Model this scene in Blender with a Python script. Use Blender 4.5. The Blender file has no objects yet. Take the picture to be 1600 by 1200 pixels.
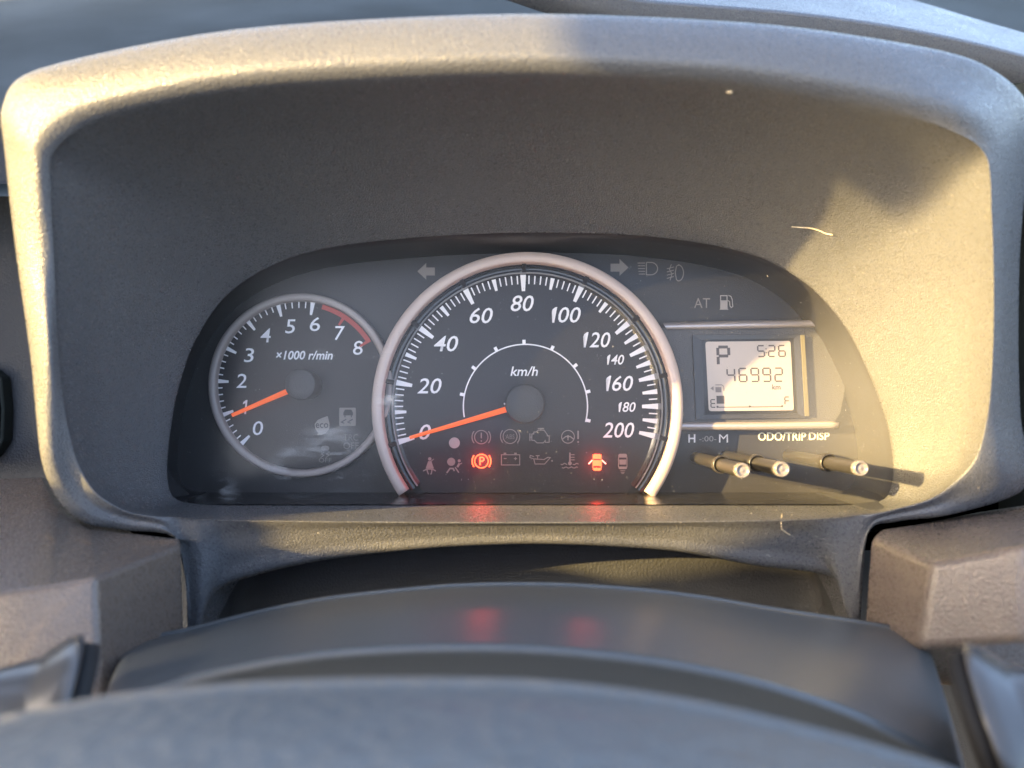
import bpy, bmesh, math, random
from mathutils import Vector, Matrix
from mathutils.bvhtree import BVHTree
random.seed(7)
R = math.radians
S = bpy.context.scene
C = S.collection

# ------------------------------------------------------------------ frame, camera, sky, sun
# Everything is laid out in metres in the "dial frame": x right, y into the dials, z up the dial face.
# The whole dashboard leans back by TILT, as it does in the car; every top-level object carries that rotation.
TILT = R(27)
W = Matrix.Translation((0, 0, 1.15)) @ Matrix.Rotation(-TILT, 4, 'X')
F = 1333.0                      # focal length in photograph pixels
CX, CY = 820.0, 640.0           # where the dial normal through the camera meets the picture
D = 0.36                        # distance of the dial faces

cam_d = bpy.data.cameras.new('camera')
cam = bpy.data.objects.new('camera', cam_d)
C.objects.link(cam)
cam.matrix_world = W @ Matrix.Rotation(R(90), 4, 'X')
cam_d.sensor_width = 36
cam_d.lens = 36 * F / 1600
cam_d.shift_x = (800 - CX) / 1600
cam_d.shift_y = (CY - 600) / 1600
cam_d.clip_start = 0.005
cam_d.clip_end = 200
cam_d.dof.use_dof = True
cam_d.dof.focus_distance = 0.345
cam_d.dof.aperture_fstop = 11
S.camera = cam

SUN = Vector((0.865, 0.49, -0.163)).normalized()      # direction of travel, dial frame
sun_w = (W.to_3x3() @ SUN).normalized()
to_sun = -sun_w
world = bpy.data.worlds.new('World')
S.world = world
world.use_nodes = True
nt = world.node_tree
bg = nt.nodes['Background']
sky = nt.nodes.new('ShaderNodeTexSky')
sky.sky_type = 'NISHITA'
sky.sun_disc = False
sky.sun_elevation = math.asin(to_sun.z)
sky.sun_rotation = math.atan2(to_sun.x, to_sun.y)
sky.air_density = 0.8
sky.dust_density = 4.5
sky.ozone_density = 0.4
nt.links.new(sky.outputs[0], bg.inputs[0])
bg.inputs[1].default_value = 0.15
sl = bpy.data.lights.new('sun', 'SUN')
sl.energy = 3.4
sl.color = (1.0, 0.69, 0.26)
sl.angle = R(0.5)
sun = bpy.data.objects.new('sun', sl)
C.objects.link(sun)
sun.rotation_euler = sun_w.to_track_quat('-Z', 'Y').to_euler()
S.view_settings.view_transform = 'Standard'
S.view_settings.look = 'None'
S.view_settings.exposure = 3.15
S.view_settings.gamma = 1

# ------------------------------------------------------------------ helpers
def at(px, py, Y):
    return Vector(((px - CX) * Y / F, Y, (CY - py) * Y / F))

def new_mat(name, base=(0.1, 0.1, 0.1), rough=0.5, metal=0.0, spec=0.5, grain=None, emit=None, coat=0.0, speck=None, wear=None, fleck=None):
    m = bpy.data.materials.new(name)
    m.use_nodes = True
    n = m.node_tree.nodes
    l = m.node_tree.links
    b = n['Principled BSDF']
    b.inputs['Base Color'].default_value = (*base, 1)
    b.inputs['Roughness'].default_value = rough
    b.inputs['Metallic'].default_value = metal
    b.inputs['Specular IOR Level'].default_value = spec
    b.inputs['Coat Weight'].default_value = coat
    if emit:
        b.inputs['Emission Color'].default_value = (*emit[0], 1)
        b.inputs['Emission Strength'].default_value = emit[1]
    tc = n.new('ShaderNodeTexCoord')
    if grain:
        scale, dist, strength = grain
        v = n.new('ShaderNodeTexNoise')
        v.inputs['Scale'].default_value = scale
        v.inputs['Detail'].default_value = 3
        v.inputs['Roughness'].default_value = 0.6
        l.new(tc.outputs['Object'], v.inputs['Vector'])
        v2 = n.new('ShaderNodeTexVoronoi')
        v2.inputs['Scale'].default_value = scale * 0.8
        l.new(tc.outputs['Object'], v2.inputs['Vector'])
        ad = n.new('ShaderNodeMath'); ad.operation = 'ADD'
        l.new(v.outputs['Fac'], ad.inputs[0]); l.new(v2.outputs['Distance'], ad.inputs[1])
        bp = n.new('ShaderNodeBump')
        bp.inputs['Strength'].default_value = strength
        bp.inputs['Distance'].default_value = dist
        l.new(ad.outputs[0], bp.inputs['Height'])
        l.new(bp.outputs[0], b.inputs['Normal'])
    if wear:     # low-frequency variation of colour and roughness: (scale, amount)
        w = n.new('ShaderNodeTexNoise')
        w.inputs['Scale'].default_value = wear[0]
        w.inputs['Detail'].default_value = 6
        l.new(tc.outputs['Object'], w.inputs['Vector'])
        mr = n.new('ShaderNodeMapRange')
        mr.inputs[1].default_value = 0.3; mr.inputs[2].default_value = 0.7
        mr.inputs[3].default_value = rough - wear[1]; mr.inputs[4].default_value = rough + wear[1]
        l.new(w.outputs['Fac'], mr.inputs[0]); l.new(mr.outputs[0], b.inputs['Roughness'])
    if speck:    # dust: (scale, threshold, colour)
        s = n.new('ShaderNodeTexNoise')
        s.inputs['Scale'].default_value = speck[0]
        s.inputs['Detail'].default_value = 2
        l.new(tc.outputs['Object'], s.inputs['Vector'])
        r = n.new('ShaderNodeMapRange')
        r.inputs[1].default_value = speck[1]; r.inputs[2].default_value = speck[1] + 0.04
        l.new(s.outputs['Fac'], r.inputs[0])
        mx = n.new('ShaderNodeMix'); mx.data_type = 'RGBA'
        mx.inputs[6].default_value = (*base, 1); mx.inputs[7].default_value = (*speck[2], 1)
        l.new(r.outputs[0], mx.inputs[0]); l.new(mx.outputs[2], b.inputs['Base Color'])
    if fleck:    # sparkle of the moulded grain put into colour: per-cell tone and gloss
        vc = n.new('ShaderNodeTexVoronoi'); vc.inputs['Scale'].default_value = fleck[0]
        l.new(tc.outputs['Object'], vc.inputs['Vector'])
        fr_ = n.new('ShaderNodeMapRange'); fr_.inputs[3].default_value = 1 - fleck[1]; fr_.inputs[4].default_value = 1 + fleck[1]
        sx = n.new('ShaderNodeSeparateColor'); l.new(vc.outputs['Color'], sx.inputs[0]); l.new(sx.outputs[0], fr_.inputs[0])
        vm = n.new('ShaderNodeVectorMath'); vm.operation = 'SCALE'
        lk = [k for k in l if k.to_socket == b.inputs['Base Color']]
        if lk: l.new(lk[0].from_socket, vm.inputs[0])
        else: vm.inputs[0].default_value = base
        l.new(fr_.outputs[0], vm.inputs['Scale']); l.new(vm.outputs[0], b.inputs['Base Color'])
        rg = n.new('ShaderNodeMapRange'); rg.inputs[3].default_value = -.17; rg.inputs[4].default_value = .15
        l.new(sx.outputs[1], rg.inputs[0])
        ra = n.new('ShaderNodeMath'); ra.operation = 'ADD'; ra.inputs[0].default_value = rough
        lk = [k for k in l if k.to_socket == b.inputs['Roughness']]
        if lk: l.new(lk[0].from_socket, ra.inputs[0])
        l.new(rg.outputs[0], ra.inputs[1]); l.new(ra.outputs[0], b.inputs['Roughness'])
    return m

M = {}
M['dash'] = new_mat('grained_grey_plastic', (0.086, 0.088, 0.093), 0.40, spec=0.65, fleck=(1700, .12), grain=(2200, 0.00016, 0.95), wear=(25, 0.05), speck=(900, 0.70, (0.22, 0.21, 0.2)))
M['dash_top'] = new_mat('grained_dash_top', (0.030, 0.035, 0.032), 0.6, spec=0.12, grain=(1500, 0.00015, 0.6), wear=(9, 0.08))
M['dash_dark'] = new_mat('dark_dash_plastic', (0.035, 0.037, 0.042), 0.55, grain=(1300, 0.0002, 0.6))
M['brown'] = new_mat('brown_grained_plastic', (0.135, 0.107, 0.088), 0.36, spec=0.6, fleck=(1500, .12), grain=(1700, 0.00012, 0.8), wear=(18, 0.06))
M['leather'] = new_mat('pale_grained_vinyl', (0.45, 0.45, 0.47), 0.4, grain=(1600, 0.0004, 1.0))
M['column'] = new_mat('column_plastic', (0.072, 0.080, 0.084), 0.31, spec=0.6, grain=(1500, 0.0001, 0.5), wear=(12, 0.015))
M['pad'] = new_mat('wheel_pad_vinyl', (0.105, 0.112, 0.114), 0.5, spec=0.5, grain=(330, 0.0005, 0.9), wear=(40, 0.07))
M['gloss_black'] = new_mat('gloss_black_plastic', (0.012, 0.012, 0.014), 0.18, spec=0.6)
M['stalk'] = new_mat('stalk_plastic', (0.06, 0.06, 0.06), 0.25, spec=0.6)
M['seam'] = new_mat('seam_black', (0.008, 0.008, 0.008), 0.8)
M['housing'] = new_mat('smoked_housing', (0.022, 0.022, 0.024), 0.42, spec=0.5, speck=(1100, 0.69, (0.16, 0.15, 0.14)))
M['floor_gloss'] = new_mat('glossy_housing_floor', (0.022, 0.022, 0.024), 0.2, spec=0.6, speck=(1100, 0.66, (0.22, 0.2, 0.18)), wear=(90, 0.06))
M['face'] = new_mat('black_face_plate', (0.030, 0.029, 0.030), 0.45, spec=0.35, grain=(2500, 0.00006, 0.4), speck=(1300, 0.73, (0.2, 0.19, 0.19)))
M['dial'] = new_mat('dial_black', (0.025, 0.022, 0.023), 0.5, spec=0.3, grain=(2600, 0.00005, 0.4), speck=(1300, 0.735, (0.2, 0.19, 0.19)))
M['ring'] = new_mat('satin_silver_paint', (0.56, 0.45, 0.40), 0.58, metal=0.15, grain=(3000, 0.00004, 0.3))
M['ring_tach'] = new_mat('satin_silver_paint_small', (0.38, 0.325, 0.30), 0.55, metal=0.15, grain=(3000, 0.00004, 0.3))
M['chan'] = new_mat('channel_black', (0.022, 0.022, 0.024), 0.22, spec=0.6)
M['ridge'] = new_mat('clear_ridge', (0.25, 0.25, 0.25), 0.2)
M['print'] = new_mat('white_print', (0.82, 0.79, 0.79), 0.5)
M['smoke_print'] = new_mat('smoked_print', (0.12, 0.12, 0.125), 0.3)
M['dimprint'] = new_mat('dim_symbol_print', (0.21, 0.178, 0.155), 0.5)
M['fainter'] = new_mat('faint_symbol_print', (0.13, 0.115, 0.11), 0.5)
M['dotprint'] = new_mat('sensor_cover', (0.33, 0.30, 0.28), 0.5)
M['redprint'] = new_mat('red_print', (0.42, 0.045, 0.03), 0.5)
M['needle'] = new_mat('needle_orange', (0.85, 0.14, 0.02), 0.4, emit=((1.0, 0.13, 0.02), 0.06))
M['cap'] = new_mat('needle_cap', (0.034, 0.032, 0.034), 0.55, grain=(2500, 0.0001, 0.6))
M['lit'] = new_mat('lit_red_symbol', (0.8, 0.1, 0.03), 0.5, emit=((1.0, 0.08, 0.02), 0.6))
M['litpink'] = new_mat('lit_pink_symbol', (0.8, 0.3, 0.25), 0.5, emit=((1.0, 0.25, 0.16), 0.5))
M['yellowprint'] = new_mat('pale_yellow_print', (0.80, 0.80, 0.62), 0.5)
M['panel'] = new_mat('display_panel', (0.060, 0.060, 0.064), 0.42, grain=(2200, 0.00015, 0.8))
M['bezel'] = new_mat('display_bezel', (0.03, 0.03, 0.033), 0.3)
M['lcd'] = new_mat('lcd_glass', (0.30, 0.26, 0.235), 0.3, emit=((1.0, 0.84, 0.74), 0.025))
M['seg'] = new_mat('lcd_segment', (0.07, 0.06, 0.06), 0.5)
M['segdim'] = new_mat('lcd_segment_faint', (0.16, 0.14, 0.14), 0.5)
M['bar'] = new_mat('display_bar_silver', (0.42, 0.37, 0.36), 0.3, metal=0.5)
M['gold'] = new_mat('clear_edge', (0.13, 0.115, 0.07), 0.3)
M['knob'] = new_mat('knob_smoked', (0.03, 0.028, 0.027), 0.3, spec=0.5)
M['knob_end'] = new_mat('knob_end_chrome', (0.16, 0.145, 0.14), 0.22)
M['hair'] = new_mat('fibre', (0.75, 0.62, 0.42), 0.5)
M['cloth'] = new_mat('blocker_cloth', (0.10, 0.10, 0.11), 0.9, grain=(400, 0.001, 0.8))

def lens_mat():
    m = bpy.data.materials.new('clear_lens')
    m.use_nodes = True
    n = m.node_tree.nodes; l = m.node_tree.links
    n.remove(n['Principled BSDF'])
    out = n['Material Output']
    tr = n.new('ShaderNodeBsdfTransparent')
    tr.inputs[0].default_value = (0.96, 0.96, 0.96, 1)
    gl = n.new('ShaderNodeBsdfGlossy'); gl.inputs['Roughness'].default_value = 0.22
    fr = n.new('ShaderNodeFresnel'); fr.inputs[0].default_value = 1.49
    mx = n.new('ShaderNodeMixShader')
    fm = n.new('ShaderNodeMath'); fm.operation = 'MULTIPLY'; fm.inputs[1].default_value = 0.6
    l.new(fr.outputs[0], fm.inputs[0]); l.new(fm.outputs[0], mx.inputs[0]); l.new(tr.outputs[0], mx.inputs[1]); l.new(gl.outputs[0], mx.inputs[2])
    # dust film, wiped smudges and painted reflection patches
    tc = n.new('ShaderNodeTexCoord')
    df = n.new('ShaderNodeBsdfDiffuse'); df.inputs[0].default_value = (0.75, 0.74, 0.72, 1)
    s1 = n.new('ShaderNodeTexNoise'); s1.inputs['Scale'].default_value = 1500; s1.inputs['Detail'].default_value = 3
    mp = n.new('ShaderNodeMapping'); mp.inputs['Scale'].default_value = (38, 1, 120)
    s2 = n.new('ShaderNodeTexNoise'); s2.inputs['Scale'].default_value = 1.0; s2.inputs['Detail'].default_value = 5
    s2.inputs['Roughness'].default_value = 0.65
    l.new(tc.outputs['Object'], s1.inputs['Vector']); l.new(tc.outputs['Object'], mp.inputs[0]); l.new(mp.outputs[0], s2.inputs['Vector'])
    # where the smudges and painted reflections are: patches on the lens (object coordinates are dial-frame metres)
    spots = [((0.0), 0, 0)]
    acc = None
    for (px, py, rad) in ((520, 715, 0.016), (590, 560, 0.007), (335, 770, 0.010), (500, 560, 0.006), (610, 620, 0.008), (460, 735, 0.012)):
        c = at(px, py, 0.312)
        sb = n.new('ShaderNodeVectorMath'); sb.operation = 'DISTANCE'
        l.new(tc.outputs['Object'], sb.inputs[0]); sb.inputs[1].default_value = c
        mr = n.new('ShaderNodeMapRange'); mr.inputs[1].default_value = 0; mr.inputs[2].default_value = rad
        mr.inputs[3].default_value = 1; mr.inputs[4].default_value = 0
        l.new(sb.outputs['Value'], mr.inputs[0])
        if acc is None: acc = mr.outputs[0]
        else:
            a = n.new('ShaderNodeMath'); a.operation = 'MAXIMUM'
            l.new(acc, a.inputs[0]); l.new(mr.outputs[0], a.inputs[1]); acc = a.outputs[0]
    sm = n.new('ShaderNodeMapRange'); sm.inputs[1].default_value = 0.50; sm.inputs[2].default_value = 0.72
    l.new(s2.outputs['Fac'], sm.inputs[0])
    mu = n.new('ShaderNodeMath'); mu.operation = 'MULTIPLY'
    l.new(acc, mu.inputs[0]); l.new(sm.outputs[0], mu.inputs[1])
    mu2 = n.new('ShaderNodeMath'); mu2.operation = 'MULTIPLY'; mu2.inputs[1].default_value = 0.75
    l.new(mu.outputs[0], mu2.inputs[0])
    sp = n.new('ShaderNodeMapRange'); sp.inputs[1].default_value = 0.70; sp.inputs[2].default_value = 0.76
    sp.inputs[4].default_value = 0.35
    l.new(s1.outputs['Fac'], sp.inputs[0])
    ad = n.new('ShaderNodeMath'); ad.operation = 'MAXIMUM'
    l.new(mu2.outputs[0], ad.inputs[0]); l.new(sp.outputs[0], ad.inputs[1])
    ad2 = n.new('ShaderNodeMath'); ad2.operation = 'ADD'; ad2.inputs[1].default_value = 0.006
    l.new(ad.outputs[0], ad2.inputs[0])
    hz = n.new('ShaderNodeVectorMath'); hz.operation = 'DISTANCE'  # smooth dusty haze, painted at the right end for its sunlit glow
    l.new(tc.outputs['Object'], hz.inputs[0]); hz.inputs[1].default_value = at(1385, 640, 0.312)
    hr = n.new('ShaderNodeMapRange'); hr.interpolation_type = 'SMOOTHSTEP'; hr.inputs[1].default_value = .006; hr.inputs[2].default_value = .055
    hr.inputs[3].default_value = .11; hr.inputs[4].default_value = 0
    l.new(hz.outputs['Value'], hr.inputs[0])
    ad3 = n.new('ShaderNodeMath'); ad3.operation = 'ADD'
    l.new(ad2.outputs[0], ad3.inputs[0]); l.new(hr.outputs[0], ad3.inputs[1]); ad2 = ad3
    fin = n.new('ShaderNodeMixShader')
    l.new(ad2.outputs[0], fin.inputs[0]); l.new(mx.outputs[0], fin.inputs[1]); l.new(df.outputs[0], fin.inputs[2])
    l.new(fin.outputs[0], out.inputs['Surface'])
    return m
M['lens'] = lens_mat()

ORG = {}
def tag(o, label=None, cat=None, group=None, kind=None):
    if label: o['label'] = label
    if cat: o['category'] = cat
    if group: o['group'] = group
    if kind: o['kind'] = kind
    return o

def thing(name, label, cat, org=(0, 0, 0), group=None, kind=None):
    o = bpy.data.objects.new(name, None)
    o.empty_display_size = 0.02
    C.objects.link(o)
    o.matrix_world = W @ Matrix.Translation(org)
    ORG[o.name] = Vector(org)
    return tag(o, label, cat, group, kind)

class MB:
    """collects faces given in dial-frame metres"""
    def __init__(s): s.v = []; s.f = []; s.sm = []
    def add(s, verts, faces, smooth=False):
        b = len(s.v)
        s.v += [Vector(p) for p in verts]
        for f in faces:
            s.f.append([b + i for i in f]); s.sm.append(smooth)
    def grid(s, rows, smooth=True, closed=False, flip=False):
        n = len(rows[0]); vs = [p for r in rows for p in r]; fs = []
        for i in range(len(rows) - 1):
            for j in range(n if closed else n - 1):
                k = (j + 1) % n
                q = [i * n + j, i * n + k, (i + 1) * n + k, (i + 1) * n + j]
                fs.append(q[::-1] if flip else q)
        s.add(vs, fs, smooth)
    def prism(s, front, dy, smooth_side=False):
        """polygon (points of one plane or nearly) pushed back along +y by dy"""
        n = len(front); back = [Vector(p) + Vector((0, dy, 0)) for p in front]
        s.add(front, [list(range(n))])
        s.add(list(front) + back, [[i, i + n, (i + 1) % n + n, (i + 1) % n] for i in range(n)], smooth_side)
    def box(s, lo, hi):
        x0, y0, z0 = lo; x1, y1, z1 = hi
        v = [(x, y, z) for x in (x0, x1) for y in (y0, y1) for z in (z0, z1)]
        s.add(v, [(0, 1, 3, 2), (4, 6, 7, 5), (0, 4, 5, 1), (2, 3, 7, 6), (0, 2, 6, 4), (1, 5, 7, 3)])
    def tube(s, pts, rads, n=12, caps=True):
        pts = [Vector(p) for p in pts]
        if not isinstance(rads, (list, tuple)): rads = [rads] * len(pts)
        rows = []
        up = Vector((0, 0, 1))
        for i, p in enumerate(pts):
            t = (pts[min(i + 1, len(pts) - 1)] - pts[max(i - 1, 0)]).normalized()
            a = t.cross(up)
            if a.length < 0.1: a = t.cross(Vector((1, 0, 0)))
            a.normalize(); b = t.cross(a).normalized()
            rows.append([p + rads[i] * (math.cos(2 * math.pi * k / n) * a + math.sin(2 * math.pi * k / n) * b) for k in range(n)])
        s.grid(rows, True, True)
        if caps:
            s.add(rows[0], [list(range(n))]); s.add(rows[-1], [list(range(n))[::-1]])
    def lathe(s, cx, cz, prof, a0=0, a1=360, n=96, flip=False):
        """prof: list of (radius m, y m) about an axis parallel to y; angles ccw as seen from the driver"""
        closed = abs(a1 - a0 - 360) < 1e-6
        cols = n if closed else n + 1
        rows = []
        for (r, y) in prof:
            rows.append([Vector((cx + r * math.cos(R(a0 + (a1 - a0) * k / n)), y, cz + r * math.sin(R(a0 + (a1 - a0) * k / n)))) for k in range(cols)])
        s.grid(rows, True, closed, flip)
    def ribbon(s, pts, w, Y, closed=False):
        """flat stroke of width w px through px points, facing the driver"""
        P = [Vector((x, y)) for x, y in pts]; n = len(P); L = []; Rr = []
        for i in range(n):
            a = P[i - 1] if (closed or i > 0) else None
            b = P[(i + 1) % n] if (closed or i < n - 1) else None
            d1 = (P[i] - a).normalized() if a is not None else None
            d2 = (b - P[i]).normalized() if b is not None else None
            d1 = d1 or d2; d2 = d2 or d1
            m = (d1 + d2)
            m = m.normalized() if m.length > 1e-4 else d1
            nn = Vector((-m.y, m.x)); c = max(0.5, m.dot(d1))
            L.append(P[i] + nn * w / 2 / c); Rr.append(P[i] - nn * w / 2 / c)
        k = n if closed else n - 1
        s.add([at(p.x, p.y, Y) for p in L + Rr], [[i, (i + 1) % n, n + (i + 1) % n, n + i] for i in range(k)])
    def poly(s, pts, Y):
        s.add([at(x, y, Y) for x, y in pts], [list(range(len(pts)))])
    def disc(s, cx, cy, r, Y, n=24):
        s.poly([(cx + r * math.cos(2 * math.pi * k / n), cy + r * math.sin(2 * math.pi * k / n)) for k in range(n)], Y)
    def circle(s, cx, cy, r, w, Y, n=28):
        s.ribbon([(cx + r * math.cos(2 * math.pi * k / n), cy + r * math.sin(2 * math.pi * k / n)) for k in range(n)], w, Y, True)
    def arc(s, cx, cy, r, a0, a1, w, Y, n=12):
        s.ribbon([(cx + r * math.cos(R(a0 + (a1 - a0) * k / n)), cy - r * math.sin(R(a0 + (a1 - a0) * k / n))) for k in range(n + 1)], w, Y)
    def build(s, name, mat, parent=None, label=None, bevel=None, fix=True):
        root = parent
        while root is not None and root.parent: root = root.parent
        org = ORG[root.name] if root is not None else Vector((0, 0, 0))
        me = bpy.data.meshes.new(name)
        me.from_pydata([tuple(p - org) for p in s.v], [], s.f)
        me.polygons.foreach_set('use_smooth', s.sm)
        me.materials.append(M[mat] if isinstance(mat, str) else mat)
        me.update()
        if fix:
            bm = bmesh.new(); bm.from_mesh(me)
            bmesh.ops.remove_doubles(bm, verts=bm.verts, dist=1e-7)
            bmesh.ops.recalc_face_normals(bm, faces=bm.faces)
            bm.to_mesh(me); bm.free()
        o = bpy.data.objects.new(name, me)
        C.objects.link(o)
        if parent is not None: o.parent = parent
        else: o.matrix_world = W.copy(); ORG[o.name] = Vector((0, 0, 0))
        if label: o['label'] = label
        if bevel:
            md = o.modifiers.new('bevel', 'BEVEL'); md.width = bevel[0]; md.segments = bevel[1]; md.limit_method = 'ANGLE'
            md.angle_limit = R(20)
            for p in me.polygons: p.use_smooth = True
            wn = o.modifiers.new('wn', 'WEIGHTED_NORMAL'); wn.keep_sharp = True
        return o

def text(string, px, py, h, Y, name, mat, parent, width=None, shear=0.0, bold=0.0, label=None, spacing=1.0):
    """text as flat print: centre px,py; cap height h px; optional total width px"""
    cu = bpy.data.curves.new('t', 'FONT')
    cu.body = string; cu.shear = shear; cu.offset = bold; cu.space_character = spacing
    cu.resolution_u = 3
    ob = bpy.data.objects.new('t', cu)
    C.objects.link(ob)
    bpy.context.view_layer.update()
    me = bpy.data.meshes.new_from_object(ob.evaluated_get(bpy.context.evaluated_depsgraph_get()))
    bpy.data.objects.remove(ob)
    xs = [v.co.x for v in me.vertices]; ys = [v.co.y for v in me.vertices]
    x0, x1 = min(xs), max(xs); y0, y1 = min(ys), max(ys)
    sy = h / (y1 - y0); sx = width / (x1 - x0) if width else sy
    root = parent
    while root.parent: root = root.parent
    org = ORG[root.name]
    for v in me.vertices:
        X = px + (v.co.x - (x0 + x1) / 2) * sx; Z = py - (v.co.y - (y0 + y1) / 2) * sy
        v.co = at(X, Z, Y) - org
    me.materials.clear(); me.materials.append(M[mat])
    o = bpy.data.objects.new(name, me); C.objects.link(o); o.parent = parent
    if label: o['label'] = label
    return o

def numeral(s_, px, py, h, Y, mat, parent, width, shear, bold):
    """numeral with a flagged figure 1, joined to its other figures"""
    if s_[0] != '1': return text(s_, px, py, h, Y, 'numeral', mat, parent, width, shear, bold)
    if len(s_) == 1: w1 = width; o = None
    else:
        w1 = width * .25; rest = width * .72
        o = text(s_[1:], px + width / 2 - rest / 2, py, h, Y, 'numeral', mat, parent, rest, shear, bold)
    x1 = px - width / 2 + w1; t = h * .125; sh = shear * h * .9; top = py - h / 2; bot = py + h / 2
    xr = x1 if len(s_) > 1 else px + width / 2
    q = [(xr, top), (xr - sh, bot), (xr - sh - t, bot), (xr - t - sh * .22, top + h * .22), (xr - t - h * .20 - sh * .1, top + h * .30), (xr - t - h * .17, top + h * .14), (xr - t * .85, top)]
    root = parent
    while root.parent: root = root.parent
    org = ORG[root.name]
    bm = bmesh.new()
    if o: bm.from_mesh(o.data)
    f_ = bm.faces.new([bm.verts.new(at(x, y, Y) - org) for x, y in q]); f_.material_index = 0
    bmesh.ops.triangulate(bm, faces=[f_])
    me = o.data if o else bpy.data.meshes.new('numeral')
    bm.to_mesh(me); bm.free()
    if not o:
        me.materials.append(M[mat]); o = bpy.data.objects.new('numeral', me); C.objects.link(o); o.parent = parent
    return o

def catmull(p0, p1, p2, p3, t, k=0.5):
    m1 = (p2 - p0) * k; m2 = (p3 - p1) * k
    t2 = t * t; t3 = t2 * t
    return (2*t3 - 3*t2 + 1) * p1 + (t3 - 2*t2 + t) * m1 + (-2*t3 + 3*t2) * p2 + (t3 - t2) * m2

def refine(pts, n, closed=False, k=0.5):
    out = []; N = len(pts)
    for i in range(N if closed else N - 1):
        if closed: a, b, c, d = pts[i - 1], pts[i], pts[(i + 1) % N], pts[(i + 2) % N]
        else: a, b, c, d = pts[max(i - 1, 0)], pts[i], pts[i + 1], pts[min(i + 2, N - 1)]
        for j in range(n): out.append(catmull(a, b, c, d, j / n, k))
    if not closed: out.append(pts[-1])
    return out

# ------------------------------------------------------------------ dashboard
dash = thing('dashboard', 'grey grained plastic dashboard with a deep arched hood around the instruments', 'dashboard')

YO = 0.313   # depth of the cluster opening
# stations round the hood: opening (px,py), inner lip (px,py,Y), crest offset, outer lip (px,py), kind
ST = [
 # bottom, from centre to the left; extra = arch edge of the recess below
 ((820, 790), (820, 815, .270), (820, 850), 'b'),
 ((680, 790), (680, 815, .270), (680, 856), 'b'),
 ((540, 790), (540, 814, .270), (520, 873), 'b'),
 ((430, 790), (420, 813, .270), (410, 896), 'b'),
 ((360, 790), (345, 812, .270), (338, 925), 'b'),
 ((325, 789), (308, 811, .269), (310, 1000), 'd'),
 ((300, 787), (278, 809, .269), (294, 1010), 'd'),
 ((280, 783), (240, 805, .268), (286, 850), 'l'),
 ((266, 772), (198, 797, .266), (200, 829), 'l'),
 ((259, 740), (152, 768, .262), (140, 820), 'l'),
 ((262, 690), (122, 715, .258), (96, 788), 'l'),
 ((273, 620), (103, 625, .252), (66, 722), 'l'),
 ((298, 540), (94, 520, .246), (50, 567), 'l'),
 ((343, 468), (89, 400, .240), (25, 390), 'l'),
 ((400, 424), (86, 305, .234), (8, 240), 'l'),
 ((470, 394), (92, 240, .229), (4, 165), 'l'),
 ((560, 377), (180, 190, .226), (60, 108), 'l'),
 ((690, 365), (400, 145, .222), (370, 46), 'l'),
 ((840, 360), (800, 124, .220), (800, 22), 'l'),
 ((990, 364), (1130, 138, .222), (1170, 36), 'l'),
 ((1110, 379), (1370, 180, .226), (1400, 66), 'l'),
 ((1200, 403), (1490, 212, .229), (1530, 98), 'l'),
 ((1270, 446), (1538, 250, .234), (1604, 160), 'l'),
 ((1325, 510), (1547, 345, .240), (1602, 270), 'l'),
 ((1364, 590), (1551, 450, .246), (1592, 400), 'l'),
 ((1388, 660), (1550, 560, .252), (1590, 540), 'l'),
 ((1397, 715), (1541, 650, .258), (1594, 650), 'l'),
 ((1396, 755), (1518, 722, .262), (1604, 760), 'l'),
 ((1385, 778), (1460, 775, .266), (1490, 803), 'l'),
 ((1362, 787), (1400, 795, .268), (1400, 815), 'l'),
 ((1335, 789), (1370, 801, .269), (1352, 838), 'l'),
 ((1305, 790), (1338, 806, .269), (1343, 1010), 'd'),
 ((1280, 790), (1310, 809, .270), (1328, 985), 'd'),
 ((1240, 790), (1260, 811, .270), (1305, 905), 'b'),
 ((1160, 790), (1165, 813, .270), (1180, 884), 'b'),
 ((1060, 790), (1060, 814, .270), (1060, 862), 'b'),
 ((940, 790), (940, 815, .270), (940, 853), 'b'),
]
cols = []
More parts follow.
